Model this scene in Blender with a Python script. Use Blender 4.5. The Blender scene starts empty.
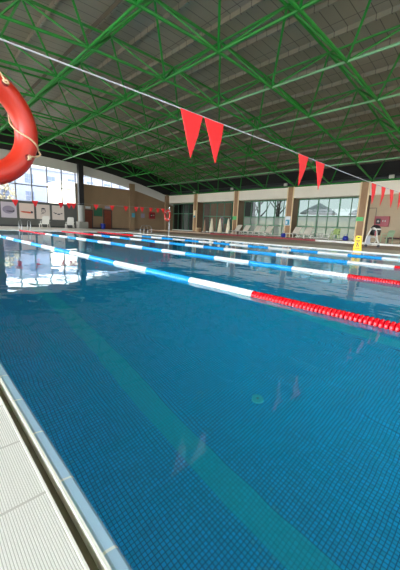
import bpy, bmesh, math, random
from mathutils import Vector, Matrix
random.seed(7)
SC = bpy.context.scene
COL = SC.collection
PI = math.pi

# ------------------------------------------------------------------ materials
def lin(c):
    def f(v):
        v /= 255.0
        return v / 12.92 if v <= 0.04045 else ((v + 0.055) / 1.055) ** 2.4
    return (f(c[0]), f(c[1]), f(c[2]), 1.0)

def new_mat(name):
    m = bpy.data.materials.new(name)
    m.use_nodes = True
    nt = m.node_tree
    return m, nt, nt.nodes['Principled BSDF']

def setin(b, **kw):
    for k, v in kw.items():
        b.inputs[k.replace('_', ' ')].default_value = v

def mat(name, rgb, rough=0.5, metal=0.0, var=0.0, scale=8.0, bump=0.0, spec=None):
    m, nt, b = new_mat(name)
    c = lin(rgb)
    setin(b, Base_Color=c, Roughness=rough, Metallic=metal)
    if spec is not None:
        b.inputs['Specular IOR Level'].default_value = spec
    if var > 0 or bump > 0:
        tc = nt.nodes.new('ShaderNodeTexCoord')
        nz = nt.nodes.new('ShaderNodeTexNoise')
        nz.inputs['Scale'].default_value = scale
        nz.inputs['Detail'].default_value = 5
        nt.links.new(tc.outputs['Object'], nz.inputs['Vector'])
        if var > 0:
            rp = nt.nodes.new('ShaderNodeValToRGB')
            rp.color_ramp.elements[0].position = 0.3
            rp.color_ramp.elements[1].position = 0.7
            rp.color_ramp.elements[0].color = tuple(x * (1 - var) for x in c[:3]) + (1,)
            rp.color_ramp.elements[1].color = tuple(min(1, x * (1 + var)) for x in c[:3]) + (1,)
            nt.links.new(nz.outputs['Fac'], rp.inputs['Fac'])
            nt.links.new(rp.outputs['Color'], b.inputs['Base Color'])
        if bump > 0:
            bp = nt.nodes.new('ShaderNodeBump')
            bp.inputs['Strength'].default_value = bump
            bp.inputs['Distance'].default_value = 0.01
            nt.links.new(nz.outputs['Fac'], bp.inputs['Height'])
            nt.links.new(bp.outputs['Normal'], b.inputs['Normal'])
    return m

def M_(nt, op, a, b=None, c=None):
    n = nt.nodes.new('ShaderNodeMath')
    n.operation = op
    for i, v in enumerate((a, b, c)):
        if v is None:
            continue
        if hasattr(v, 'is_output'):
            nt.links.new(v, n.inputs[i])
        else:
            n.inputs[i].default_value = v
    return n.outputs[0]

def tile_mat(name, rgb, grout, px, py, gw=0.06, var=0.12, rough=0.35, axes='XY', patch=None, bump=0.0, offs=0.0):
    """grid of tiles in object space, tile size px x py"""
    m, nt, b = new_mat(name)
    tc = nt.nodes.new('ShaderNodeTexCoord')
    sp = nt.nodes.new('ShaderNodeSeparateXYZ')
    nt.links.new(tc.outputs['Object'], sp.inputs[0])
    u = M_(nt, 'ADD', M_(nt, 'DIVIDE', sp.outputs[axes[0]], px), 1000.0 + offs)
    v = M_(nt, 'ADD', M_(nt, 'DIVIDE', sp.outputs[axes[1]], py), 1000.0)
    fu, fv = M_(nt, 'FRACT', u), M_(nt, 'FRACT', v)
    gu = M_(nt, 'LESS_THAN', fu, gw)
    gv = M_(nt, 'LESS_THAN', fv, min(.34, gw * px / py))
    g = M_(nt, 'MAXIMUM', gu, gv)
    cb = nt.nodes.new('ShaderNodeCombineXYZ')
    nt.links.new(M_(nt, 'FLOOR', u), cb.inputs[0])
    nt.links.new(M_(nt, 'FLOOR', v), cb.inputs[1])
    wn = nt.nodes.new('ShaderNodeTexWhiteNoise')
    wn.noise_dimensions = '2D'
    nt.links.new(cb.outputs[0], wn.inputs['Vector'])
    c = lin(rgb)
    mx = nt.nodes.new('ShaderNodeMix'); mx.data_type = 'RGBA'
    mx.inputs[6].default_value = tuple(x * (1 - var) for x in c[:3]) + (1,)
    mx.inputs[7].default_value = tuple(min(1, x * (1 + var)) for x in c[:3]) + (1,)
    nt.links.new(wn.outputs['Value'], mx.inputs[0])
    out = mx.outputs[2]
    if patch:
        nz = nt.nodes.new('ShaderNodeTexNoise')
        nz.inputs['Scale'].default_value = 2.6
        nz.inputs['Detail'].default_value = 3
        nt.links.new(tc.outputs['Object'], nz.inputs['Vector'])
        f = M_(nt, 'GREATER_THAN', M_(nt, 'MULTIPLY', wn.outputs['Value'], nz.outputs['Fac']), 0.565)
        m2 = nt.nodes.new('ShaderNodeMix'); m2.data_type = 'RGBA'
        m2.inputs[7].default_value = lin(patch)
        nt.links.new(out, m2.inputs[6])
        nt.links.new(M_(nt, 'MULTIPLY', f, 0.55), m2.inputs[0])
        out = m2.outputs[2]
    m3 = nt.nodes.new('ShaderNodeMix'); m3.data_type = 'RGBA'
    m3.inputs[7].default_value = lin(grout)
    nt.links.new(out, m3.inputs[6])
    nt.links.new(g, m3.inputs[0])
    nt.links.new(m3.outputs[2], b.inputs['Base Color'])
    setin(b, Roughness=rough)
    if bump:
        bp = nt.nodes.new('ShaderNodeBump')
        bp.inputs['Strength'].default_value = bump
        bp.inputs['Distance'].default_value = 0.003
        bp.invert = True
        nt.links.new(g, bp.inputs['Height'])
        nt.links.new(bp.outputs['Normal'], b.inputs['Normal'])
    return m

def glass_mat(name, tint, fmul=1.0):
    """thin clear pane: transparent with a Fresnel reflection"""
    m = bpy.data.materials.new(name)
    m.use_nodes = True
    nt = m.node_tree
    nt.nodes.clear()
    o = nt.nodes.new('ShaderNodeOutputMaterial')
    mx = nt.nodes.new('ShaderNodeMixShader')
    tr = nt.nodes.new('ShaderNodeBsdfTransparent')
    gl = nt.nodes.new('ShaderNodeBsdfGlossy')
    fr = nt.nodes.new('ShaderNodeFresnel')
    tr.inputs[0].default_value = lin(tint)
    gl.inputs['Roughness'].default_value = 0.0
    fr.inputs[0].default_value = 1.5
    nt.links.new(M_(nt, 'MULTIPLY', fr.outputs[0], fmul), mx.inputs[0])
    nt.links.new(tr.outputs[0], mx.inputs[1])
    nt.links.new(gl.outputs[0], mx.inputs[2])
    nt.links.new(mx.outputs[0], o.inputs[0])
    return m

def frost_mat(name, rgb, tint, amount):
    m = bpy.data.materials.new(name)
    m.use_nodes = True
    nt = m.node_tree
    nt.nodes.clear()
    o = nt.nodes.new('ShaderNodeOutputMaterial')
    mx = nt.nodes.new('ShaderNodeMixShader')
    m2 = nt.nodes.new('ShaderNodeMixShader')
    tr = nt.nodes.new('ShaderNodeBsdfTransparent')
    tl = nt.nodes.new('ShaderNodeBsdfTranslucent')
    df = nt.nodes.new('ShaderNodeBsdfDiffuse')
    tr.inputs[0].default_value = lin(tint)
    tl.inputs[0].default_value = lin(rgb)
    df.inputs[0].default_value = lin(rgb)
    m2.inputs[0].default_value = 0.5
    nt.links.new(df.outputs[0], m2.inputs[1])
    nt.links.new(tl.outputs[0], m2.inputs[2])
    mx.inputs[0].default_value = amount
    nt.links.new(tr.outputs[0], mx.inputs[1])
    nt.links.new(m2.outputs[0], mx.inputs[2])
    nt.links.new(mx.outputs[0], o.inputs[0])
    return m

def water_mat():
    m = bpy.data.materials.new('pool_water')
    m.use_nodes = True
    nt = m.node_tree
    nt.nodes.clear()
    o = nt.nodes.new('ShaderNodeOutputMaterial')
    g = nt.nodes.new('ShaderNodeBsdfGlass')
    g.inputs['IOR'].default_value = 1.333
    g.inputs['Roughness'].default_value = 0.0
    g.inputs['Color'].default_value = (0.93, 0.985, 1.0, 1)
    tc = nt.nodes.new('ShaderNodeTexCoord')
    def noise(sx, sy, scale, det):
        mp = nt.nodes.new('ShaderNodeMapping')
        mp.inputs['Scale'].default_value = (sx, sy, 1)
        mp.inputs['Rotation'].default_value = (0, 0, 0.3)
        nt.links.new(tc.outputs['Object'], mp.inputs[0])
        n = nt.nodes.new('ShaderNodeTexNoise')
        n.inputs['Scale'].default_value = scale
        n.inputs['Detail'].default_value = det
        nt.links.new(mp.outputs[0], n.inputs['Vector'])
        return n.outputs['Fac']
    sp = nt.nodes.new('ShaderNodeSeparateXYZ')
    nt.links.new(tc.outputs['Object'], sp.inputs[0])
    mr = nt.nodes.new('ShaderNodeMapRange')
    mr.inputs['From Min'].default_value = -14.0
    mr.inputs['From Max'].default_value = -2.0
    mr.inputs['To Min'].default_value = WAVE2
    mr.inputs['To Max'].default_value = WAVE3
    nt.links.new(sp.outputs['X'], mr.inputs['Value'])
    h = M_(nt, 'ADD', M_(nt, 'MULTIPLY', noise(1, 1, 0.55, 2), 1.0), M_(nt, 'MULTIPLY', noise(1.0, 1.5, 2.2, 2), mr.outputs[0]))
    b = nt.nodes.new('ShaderNodeBump')
    b.inputs['Strength'].default_value = 1.0
    b.inputs['Distance'].default_value = WAVE
    nt.links.new(h, b.inputs['Height'])
    nt.links.new(b.outputs['Normal'], g.inputs['Normal'])
    nt.links.new(g.outputs[0], o.inputs[0])
    return m
WAVE, WAVE2, WAVE3 = 0.0068, 0.16, 0.75

# ------------------------------------------------------------------ mesh builder
class MB:
    def __init__(self):
        self.bm = bmesh.new()
        self.mi = 0
    def _f(self, vs):
        try:
            f = self.bm.faces.new(vs)
            f.material_index = self.mi
            return f
        except ValueError:
            return None
    def box(self, x0, x1, y0, y1, z0, z1, mtx=None):
        p = [Vector((x, y, z)) for x in (x0, x1) for y in (y0, y1) for z in (z0, z1)]
        if mtx is not None:
            p = [mtx @ q for q in p]
        v = [self.bm.verts.new(q) for q in p]
        for q in ((0, 1, 3, 2), (4, 6, 7, 5), (0, 4, 5, 1), (2, 3, 7, 6), (0, 2, 6, 4), (1, 5, 7, 3)):
            self._f([v[i] for i in q])
        return self
    def quad(self, *pts):
        self._f([self.bm.verts.new(p) for p in pts])
        return self
    def prism(self, pts, vec):
        """closed polygon (list of 3-D points) pushed along vec"""
        vec = Vector(vec)
        a = [self.bm.verts.new(p) for p in pts]
        b = [self.bm.verts.new(Vector(p) + vec) for p in pts]
        n = len(pts)
        self._f(a[::-1]); self._f(b)
        for i in range(n):
            self._f([a[i], a[(i + 1) % n], b[(i + 1) % n], b[i]])
        return self
    def tube(self, pts, r, seg=8, caps=True, closed=False):
        pts = [Vector(p) for p in pts]
        rs = r if isinstance(r, (list, tuple)) else [r] * len(pts)
        rings = []
        n = len(pts)
        up = None
        for i, p in enumerate(pts):
            if closed:
                t = (pts[(i + 1) % n] - pts[i - 1]).normalized()
            else:
                t = (pts[min(i + 1, n - 1)] - pts[max(i - 1, 0)]).normalized()
            if up is None:
                up = Vector((0, 0, 1)) if abs(t.z) < 0.9 else Vector((1, 0, 0))
            a = t.cross(up).normalized()
            up = a.cross(t).normalized()
            rings.append([self.bm.verts.new(p + (a * math.cos(2 * PI * k / seg) + up * math.sin(2 * PI * k / seg)) * rs[i]) for k in range(seg)])
        m = n if closed else n - 1
        for i in range(m):
            A, B = rings[i], rings[(i + 1) % n]
            for k in range(seg):
                self._f([A[k], A[(k + 1) % seg], B[(k + 1) % seg], B[k]])
        if caps and not closed:
            self._f(rings[0][::-1]); self._f(rings[-1])
        return self
    def bar(self, p0, p1, w, h):
        """rectangular bar between two points"""
        p0, p1 = Vector(p0), Vector(p1)
        t = (p1 - p0).normalized()
        ref = Vector((0, 0, 1)) if abs(t.z) < 0.95 else Vector((0, 1, 0))
        a = t.cross(ref).normalized() * (w / 2)
        b = a.cross(t).normalized() * (h / 2)
        v = []
        for p in (p0, p1):
            for s, q in ((-1, -1), (1, -1), (1, 1), (-1, 1)):
                v.append(self.bm.verts.new(p + a * s + b * q))
        for q in ((3, 2, 1, 0), (4, 5, 6, 7), (0, 1, 5, 4), (1, 2, 6, 5), (2, 3, 7, 6), (3, 0, 4, 7)):
            self._f([v[i] for i in q])
        return self
    def lathe(self, prof, o=(0, 0, 0), seg=16, axis='Z'):
        """prof: list of (radius, height)"""
        o = Vector(o)
        rings = []
        for r, h in prof:
            ring = []
            for k in range(seg):
                c, s = r * math.cos(2 * PI * k / seg), r * math.sin(2 * PI * k / seg)
                q = Vector((c, s, h)) if axis == 'Z' else (Vector((h, c, s)) if axis == 'X' else Vector((s, h, c)))
                ring.append(self.bm.verts.new(o + q))
            rings.append(ring)
        for A, B in zip(rings, rings[1:]):
            for k in range(seg):
                self._f([A[k], A[(k + 1) % seg], B[(k + 1) % seg], B[k]])
        self._f(rings[0][::-1]); self._f(rings[-1])
        return self
    def ball(self, c, r, seg=10, sz=1.0):
        n = max(4, seg // 2)
        prof = [(max(1e-4, r * math.sin(PI * i / n)), -r * sz * math.cos(PI * i / n)) for i in range(n + 1)]
        return self.lathe(prof, c, seg)
    def build(self, name, m, parent=None, smooth=False, bevel=0.0, loc=None, merge=False, recalc=True):
        bm = self.bm
        if merge:
            bmesh.ops.remove_doubles(bm, verts=bm.verts, dist=1e-5)
        if recalc:
            bmesh.ops.recalc_face_normals(bm, faces=bm.faces)
        me = bpy.data.meshes.new(name)
        bm.to_mesh(me); bm.free()
        for x in (m if isinstance(m, (list, tuple)) else [m]):
            me.materials.append(x)
        if smooth:
            for p in me.polygons:
                p.use_smooth = True
        o = bpy.data.objects.new(name, me)
        COL.objects.link(o)
        if parent is not None:
            o.parent = parent
        if loc is not None:
            o.location = loc
        if bevel > 0:
            md = o.modifiers.new('bevel', 'BEVEL')
            md.width = bevel; md.segments = 2; md.limit_method = 'ANGLE'
        return o

def thing(name, label, cat, loc=(0, 0, 0), rz=0.0, group=None):
    o = bpy.data.objects.new(name, None)
    o.empty_display_size = 0.1
    COL.objects.link(o)
    o.location = loc
    o.rotation_euler = (0, 0, rz)
    return tag(o, label, cat, group)

def tag(o, label, cat, group=None, kind=None):
    o['label'] = label
    o['category'] = cat
    if group: o['group'] = group
    if kind: o['kind'] = kind
    return o

def struct(o, label=None, cat=None):
    o['kind'] = 'structure'
    if label: o['label'] = label
    if cat: o['category'] = cat
    return o

def copy_tree(o, parent=None):
    c = o.copy()
    COL.objects.link(c)
    if parent is not None:
        c.parent = parent
    for ch in list(o.children):
        copy_tree(ch, c)
    return c

def box(name, m, b, parent=None, bevel=0.0):
    return MB().box(*b).build(name, m, parent, bevel=bevel)

def catmull(pts, n=6):
    P = [Vector(p) for p in pts]
    P = [P[0] * 2 - P[1]] + P + [P[-1] * 2 - P[-2]]
    out = []
    for i in range(1, len(P) - 2):
        a, b, c, d = P[i - 1:i + 3]
        for k in range(n):
            t = k / n
            out.append(0.5 * ((2 * b) + (c - a) * t + (2 * a - 5 * b + 4 * c - d) * t * t + (3 * b - a - 3 * c + d) * t ** 3))
    out.append(P[-2])
    return out

# ------------------------------------------------------------------ palette
m_deck = tile_mat('deck_tiles', (220, 206, 186), (176, 162, 144), 0.30, 0.30, 0.03, 0.06, 0.55)
m_deck_dark = tile_mat('walkway_tiles', (176, 144, 120), (134, 108, 90), 0.30, 0.30, 0.03, 0.1, 0.5)
m_platform = tile_mat('platform_tiles', (176, 152, 130), (126, 108, 94), 0.30, 0.30, 0.03, 0.08, 0.5)
m_mosaic = tile_mat('blue_mosaic', (2, 186, 238), (1, 108, 162), 0.025, 0.025, 0.17, 0.10, 0.4, patch=(70, 175, 205))
m_mosaic_x = tile_mat('blue_mosaic_end', (2, 186, 238), (1, 108, 162), 0.025, 0.025, 0.17, 0.10, 0.4, axes='YZ')
m_mosaic_y = tile_mat('blue_mosaic_side', (2, 186, 238), (1, 108, 162), 0.025, 0.025, 0.17, 0.10, 0.4, axes='XZ')
m_stripe = tile_mat('teal_mosaic', (3, 196, 226), (3, 162, 192), 0.025, 0.025, 0.14, 0.06, 0.4)
m_lip = tile_mat('lip_tiles', (178, 212, 240), (236, 240, 240), 0.244, 5.0, 0.03, 0.05, 0.2, offs=0.05)
m_white_trim = mat('white_ceramic', (226, 224, 214), 0.3)
m_channel = mat('gutter_channel', (112, 106, 82), 0.5, var=0.2, scale=20)
m_grate = tile_mat('ridged_white_grate', (226, 224, 218), (184, 180, 172), 0.244, 0.0055, 0.03, 0.02, 0.4, bump=0.6)
m_wall = mat('beige_wall', (176, 156, 128), 0.7, var=0.04, scale=1.5)
m_wall_end = mat('tan_wall', (140, 116, 88), 0.7, var=0.05, scale=1.2)
m_wall_grey = mat('grey_base_wall', (84, 84, 80), 0.6, var=0.06, scale=2)
m_band = mat('cream_beam_paint', (236, 226, 208), 0.55, var=0.03, scale=1.0)
m_band_end = mat('pale_grey_beam', (196, 194, 188), 0.6, var=0.03)
m_black = mat('matte_black', (16, 16, 17), 0.55)
m_void = mat('dark_void_shade', (26, 25, 25), 0.8)  # near-black colour paints in the shade of the roof void
m_dark = mat('dark_grey_metal', (44, 46, 48), 0.45)
m_clad = tile_mat('roof_cladding', (136, 130, 116), (84, 80, 70), 0.5, 3.1, 0.06, 0.05, 0.6)
m_green = mat('green_steel', (16, 126, 34), 0.45)
m_green_lit = mat('lit_green_steel', (120, 172, 128), 0.45)  # green steel lightened to paint light onto three bottom chords
m_frame_green = mat('green_window_frame', (74, 122, 92), 0.45)
m_frame_grey = mat('grey_window_frame', (104, 106, 108), 0.45)
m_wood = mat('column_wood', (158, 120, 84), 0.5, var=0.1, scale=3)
m_wood_side = mat('column_side_shaded', (104, 80, 56), 0.6, var=0.08, scale=3)  # column wood darkened to paint shade on its sides; board rim shares it
m_wood_trim = mat('column_trim', (234, 208, 164), 0.5)
m_door = mat('red_brown_door', (112, 50, 30), 0.45, var=0.1, scale=5)
m_red = mat('red_plastic', (224, 24, 34), 0.3)
m_pink = mat('red_edge_paint', (146, 58, 58), 0.5, var=0.1, scale=4)
m_flag = mat('red_pennant_cloth', (212, 22, 28), 0.6)
m_ring = mat('orange_red_ring', (186, 44, 26), 0.33, var=0.06, scale=9)
m_ring_dk = mat('ring_eyelet', (120, 20, 14), 0.5)
m_rope = mat('tan_rope', (206, 176, 140), 0.8, var=0.15, scale=60, bump=0.3)
m_steel = mat('stainless_steel', (205, 208, 210), 0.22, metal=1.0)
m_steel_d = mat('dull_steel', (150, 152, 152), 0.38, metal=1.0)
m_cord = mat('white_cord', (176, 176, 180), 0.6)
m_wf = mat('white_float', (220, 222, 220), 0.35)
m_bf = mat('blue_float', (28, 154, 226), 0.25)
m_rf = mat('red_float', (208, 8, 26), 0.2)
m_yellow = mat('yellow_plastic', (248, 200, 22), 0.4)
m_blue = mat('blue_plastic', (22, 42, 150), 0.4)
m_lime = mat('lime_plastic', (158, 178, 108), 0.45)
m_pgreen = mat('pale_green_plastic', (158, 180, 146), 0.45)
m_whitep = mat('white_plastic', (206, 202, 192), 0.4)
m_sling = mat('white_sling', (216, 206, 188), 0.7, var=0.04, scale=20)
m_canvas = mat('cream_canvas', (232, 220, 190), 0.8, var=0.06, scale=6)
m_canvas_dim = mat('shaded_beige_canvas', (150, 120, 92), 0.8, var=0.06, scale=6)  # beige canvas darkened to paint in the shade on one parasol
m_firered = mat('fire_cabinet_red', (138, 20, 32), 0.35)
m_poster = mat('poster_paper', (214, 200, 190), 0.6)
m_poster_pk = mat('poster_paper_pink', (218, 196, 184), 0.6)
m_poster_lv = mat('poster_paper_lilac', (190, 180, 190), 0.6)
m_ink = mat('poster_ink', (60, 56, 66), 0.6)
m_ink_or = mat('poster_orange', (216, 92, 66), 0.6)
m_ink_lv = mat('poster_lilac_grey', (140, 130, 148), 0.6)
m_board = mat('green_board', (34, 92, 66), 0.6)
m_sgreen = mat('green_sign', (92, 196, 112), 0.5)
m_sblue = mat('blue_sign', (64, 150, 176), 0.5)
m_swhite = mat('white_sign', (226, 230, 234), 0.5)
m_scream = mat('cream_sign', (248, 232, 196), 0.5)
m_bldg = mat('white_render_wall', (128, 133, 152), 0.7)
m_bldg2 = mat('cream_render_wall', (244, 232, 212), 0.7)
m_bwin = mat('building_window_glass', (92, 102, 128), 0.15)
m_pave = mat('pale_paving', (206, 204, 198), 0.8, var=0.06, scale=0.8)
m_bark = mat('tree_bark', (70, 64, 58), 0.9)
m_leaf = mat('pale_leaves', (150, 140, 118), 0.8, var=0.3, scale=3)
m_tent = mat('grey_tent', (150, 154, 160), 0.7)
m_annex = mat('annex_dark_wall', (52, 50, 46), 0.7)
g_clear = glass_mat('clear_glass', (245, 250, 250))
g_bay = glass_mat('tinted_bay_glass', (104, 114, 110))
g_dark = glass_mat('dark_glass', (150, 165, 165), 1.5)
g_frost = frost_mat('frosted_glass', (112, 118, 110), (110, 120, 114), 0.8)
m_water = water_mat()

# ------------------------------------------------------------------ layout
PX0, PX1, PY0, PY1 = -21.75, 3.25, 0.265, 12.65     # pool
DEPTH = -1.6
XE, XR, YN, YF = -33.0, 15.0, -9.0, 25.0            # hall
YW = 26.0                                           # window plane
DZ = 0.02
SKX = 7.0                                           # beyond this the unseen roof is glass, added to light the pool
def roof_z(y): return 6.72 - 0.0079 * (y - 8.0) ** 2

# ------------------------------------------------------------------ floor and pool basin
fl = MB()
fl.box(XE - .2, XR, YN, 0.16, -0.25, 0.0075)
fl.box(XE - .2, PX0 - .1, 0.16, PY1 + .1, -0.25, DZ)
fl.box(PX1 + .1, XR, 0.16, PY1 + .1, -0.25, DZ)
fl.box(XE - .2, XR, PY1 + .1, 16.2, -0.25, DZ)
fl.mi = 1
fl.box(XE - .2, XR, 16.2, 22.1, -0.25, DZ)
fl.mi = 2
fl.box(XE - .2, XR, 22.1, YW + .2, -0.25, 0.15)
struct(fl.build('floor', [m_deck, m_deck_dark, m_platform]))

ed = MB()
ed.box(-22.0, -10.9, 22.07, 22.1, DZ, 0.155)
struct(ed.build('trim_1', m_pink))
struct(box('trim_2', m_white_trim, (-10.9, XR, 22.07, 22.1, DZ, 0.155)))

# near overflow edge: lip tiles, white rim, slot, ridged grate
lip = MB()
prof = [(0.263, -0.02), (0.263, -0.003), (0.256, 0.004), (0.236, 0.007), (0.228, 0.006), (0.228, -0.02)]
lip.prism([(PX0, y, z) for y, z in prof], (PX1 - PX0, 0, 0))
struct(lip.build('trim_3', m_lip))
struct(box('trim_4', m_white_trim, (PX0, PX1, 0.221, 0.2282, -0.05, 0.010)))
struct(box('trim_5', m_channel, (PX0, PX1, 0.195, 0.222, -0.08, -0.028)))
struct(box('trim_6', m_white_trim, (PX0, PX1, 0.190, 0.196, -0.05, 0.010)))
struct(box('trim_7', m_grate, (PX0, PX1, -0.30, 0.191, -0.06, 0.0085)))
# coping on the other three sides
cp = MB()
cp.box(PX0 - .12, PX0, PY0 - .1, PY1 + .12, -0.04, DZ + .012)
cp.box(PX1, PX1 + .12, PY0 - .1, PY1 + .12, -0.04, DZ + .012)
cp.box(PX0, PX1, PY1, PY1 + .12, -0.04, DZ + .012)
struct(cp.build('trim_9', m_white_trim))

# basin
lanes = [1.375, 3.83, 6.32, 8.86, 11.40]
bs = MB()
ys = [PY0]
for l in lanes:
    ys += [l - .10, l + .10]
ys.append(PY1)
for i, (a, b) in enumerate(zip(ys, ys[1:])):
    if i % 2 == 0:
        bs.mi = 0
        bs.quad((PX0, a, DEPTH), (PX1, a, DEPTH), (PX1, b, DEPTH), (PX0, b, DEPTH))
    else:
        for x0, x1, k in ((PX0, PX0 + 2, 0), (PX0 + 2, PX1 - 2, 1), (PX1 - 2, PX1, 0)):
            bs.mi = k
            bs.quad((x0, a, DEPTH), (x1, a, DEPTH), (x1, b, DEPTH), (x0, b, DEPTH))
bs.mi = 2
bs.quad((PX0, PY0, DEPTH), (PX0, PY1, DEPTH), (PX0, PY1, -.003), (PX0, PY0, -.003))
bs.quad((PX1, PY0, DEPTH), (PX1, PY1, DEPTH), (PX1, PY1, -.003), (PX1, PY0, -.003))
bs.mi = 3
bs.quad((PX0, PY0, DEPTH), (PX1, PY0, DEPTH), (PX1, PY0, -.003), (PX0, PY0, -.003))
bs.quad((PX0, PY1, DEPTH), (PX1, PY1, DEPTH), (PX1, PY1, -.003), (PX0, PY1, -.003))
struct(bs.build('floor_pool_basin', [m_mosaic, m_stripe, m_mosaic_x, m_mosaic_y]), 'blue mosaic pool basin with teal lane lines', 'pool')

wt = MB()
wt.quad((PX0, PY0, 0), (PX1, PY0, 0), (PX1, PY1, 0), (PX0, PY1, 0))
tag(wt.build('pool_water', m_water, recalc=False), 'clear blue rippling water filling the swimming pool', 'water', kind='stuff')

dr = thing('pool_drain', 'small round turquoise drain cover on the blue pool floor', 'drain', (-1.41, 2.10, DEPTH))
MB().lathe([(.050, 0.001), (.050, .010), (.042, .013), (.010, .013), (.009, .010)], seg=24).build('cover', mat('turquoise_plastic', (40, 190, 205), .4), dr)
MB().lathe([(.0095, .008), (.0095, .0135)], seg=12).build('centre_hole', m_dark, dr)

# ------------------------------------------------------------------ lane ropes
SEG = (-16.75 + 1.88) / 15.0
def float_prof(L, R):
    return [(R * .4, -L * .5), (R * .84, -L * .43), (R, -L * .24), (R, L * .20), (R * .84, L * .40), (R * .4, L * .48)]
FP, FR = 0.0365, 0.051
def float_mesh(name, m):
    mb = MB(); mb.lathe(float_prof(FP * .96, FR), seg=14, axis='X')
    # drain holes round the rim, one light-catching dimple each
    o = mb.build(name, m, smooth=False)
    me = o.data
    bpy.data.objects.remove(o)
    return me
fm = [float_mesh('float_white', m_wf), float_mesh('float_blue', m_bf), float_mesh('float_red', m_rf)]
def float_col(x):
    if x > -1.88 or x < -16.75:
        return 2
    return int((x + 1.88) / SEG) % 2
rope_label = ['nearest lane rope, running past the lower middle of the pool into bright red at right',
              'second lane rope out from the near edge, its red end starting by the right side',
              'third lane rope out, white then red only at the far right edge',
              'fourth and farthest lane rope, nearest the sun loungers and the wet floor sign']
near_x = [-0.45, -1.1, -1.85, -2.6]
for i, (y, lab) in enumerate(zip((2.565, 5.05, 7.57, 10.10), rope_label)):
    t = thing('lane_rope', lab, 'lane rope', (0, y, 0.002), group='floating lane ropes across the pool')
    cb = MB().tube([(PX0, 0, 0), (PX1, 0, 0)], .008, 6).build('cable', m_steel, t)
    n = int((PX1 - PX0 - .1) / FP)
    xs = [PX0 + .05 + FP * (k + .5) for k in range(n)]
    vis = [x for x in xs if x <= near_x[i]]
    single = set(vis[-100:])
    rest = MB()
    for x in xs:
        if x in single:
            o = bpy.data.objects.new('float', fm[float_col(x)])
            COL.objects.link(o)
            o.parent = t
            o.location = (x, 0, 0)
        else:
            rest.mi = float_col(x)
            rest.lathe(float_prof(FP * .96, FR), (x, 0, 0), seg=12, axis='X')
    r = rest.build('float_run', [m_wf, m_bf, m_rf], t)
    r['kind'] = 'stuff'
    for x, s in ((PX0 + .02, 1), (PX1 - .02, -1)):
        MB().tube([(x, 0, 0), (x + .03 * s, 0, 0)], .02, 8).build('end_hook', m_steel, t)

# ------------------------------------------------------------------ hall walls
# end wall (X = XE): grey base, big window, tan wall with doors, sloping beam, sloping clerestory
def beam_lo(y): return roof_z(y) - 0.92
Y0W, Y1W = 6.22, 13.1
w = MB()
w.box(XE - .2, XE, YN, Y1W, -.2, 2.36)                       # under the window
w.mi = 1
w.box(XE - .2, XE - .01, Y1W, YW + .2, -.2, 4.63)                  # tan wall
ny = 24
ylist = [18.25 + (YW + .2 - 18.25) * k / 8 for k in range(9)]
for a, b in zip(ylist, ylist[1:]):
    if beam_lo(b) < 4.6: pass
w.mi = 2
ylist = [YN + (YW + .2 - YN) * k / ny for k in range(ny + 1)]
for a, b in zip(ylist, ylist[1:]):                            # sloping beam following the roof
    w.prism([(XE - .2, a, beam_lo(a)), (XE - .2, b, beam_lo(b)), (XE - .2, b, roof_z(b) + .0), (XE - .2, a, roof_z(a) + .0)], (.2, 0, 0))
w.mi = 3
for a, b in zip(ylist, ylist[1:]):                            # gable above the beam, in the void shade colour
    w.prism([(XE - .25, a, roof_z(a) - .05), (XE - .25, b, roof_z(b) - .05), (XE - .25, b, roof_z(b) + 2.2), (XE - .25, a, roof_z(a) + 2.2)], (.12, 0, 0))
w.mi = 0
w.box(XE - .2, XE, YN, Y0W, 2.36, 5.85)
struct(w.build('wall_left', [m_wall_grey, m_wall_end, m_band_end, m_void]))
struct(box('baseboard_left', m_dark, (XE, XE + .03, YN, YF, DZ, .16)))

# big end window
wi = MB()
frame_z = [2.38, 3.90]
ymul = [13.05 - 1.38 * k for k in range(5)] + [6.24]
for y in ymul:
    wi.box(XE - .14, XE - .03, y - .05, y + .05, 2.36, beam_lo(y) + .05)
for z in frame_z:
    wi.box(XE - .12, XE - .05, Y0W, Y1W, z - .05, z + .05)
f = struct(wi.build('window_1', m_frame_grey), 'tall multi pane window with building outside', 'window')
gp = MB()
for a, b in zip(ymul, ymul[1:]):
    b, a = sorted((a, b))[0], sorted((a, b))[1]
    gp.quad((XE - .085, b, 2.38), (XE - .085, a, 2.38), (XE - .085, a, beam_lo(a)), (XE - .085, b, beam_lo(b)))
gp.build('glass_panes', g_clear, f)
# wedge clerestory
wi = MB()
ymul = [13.9, 14.81, 16.06, 17.13, 18.1]
for y in ymul:
    wi.box(XE - .12, XE - .05, y - .025, y + .025, 4.60, max(4.64, beam_lo(y) + .03))
wi.box(XE - .12, XE - .05, 13.3, 18.3, 4.60, 4.66)
f = struct(wi.build('window_2', m_frame_grey), 'low wedge shaped clerestory window under sloping beam', 'window')
gp = MB()
for a, b in zip([13.2] + ymul, ymul):
    gp.quad((XE - .085, a, 4.62), (XE - .085, b, 4.62), (XE - .085, b, max(4.63, beam_lo(b))), (XE - .085, a, beam_lo(a)))
gp.build('glass_panes', g_clear, f)

# pilasters on the end wall
struct(box('trim_10', m_wall_end, (XE, XE + .22, 19.3, 19.95, DZ, beam_lo(19.6) + .6)))
struct(box('trim_11', m_wall_end, (XE, XE + .3, 24.5, 25.0, DZ, 4.45)))

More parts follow.
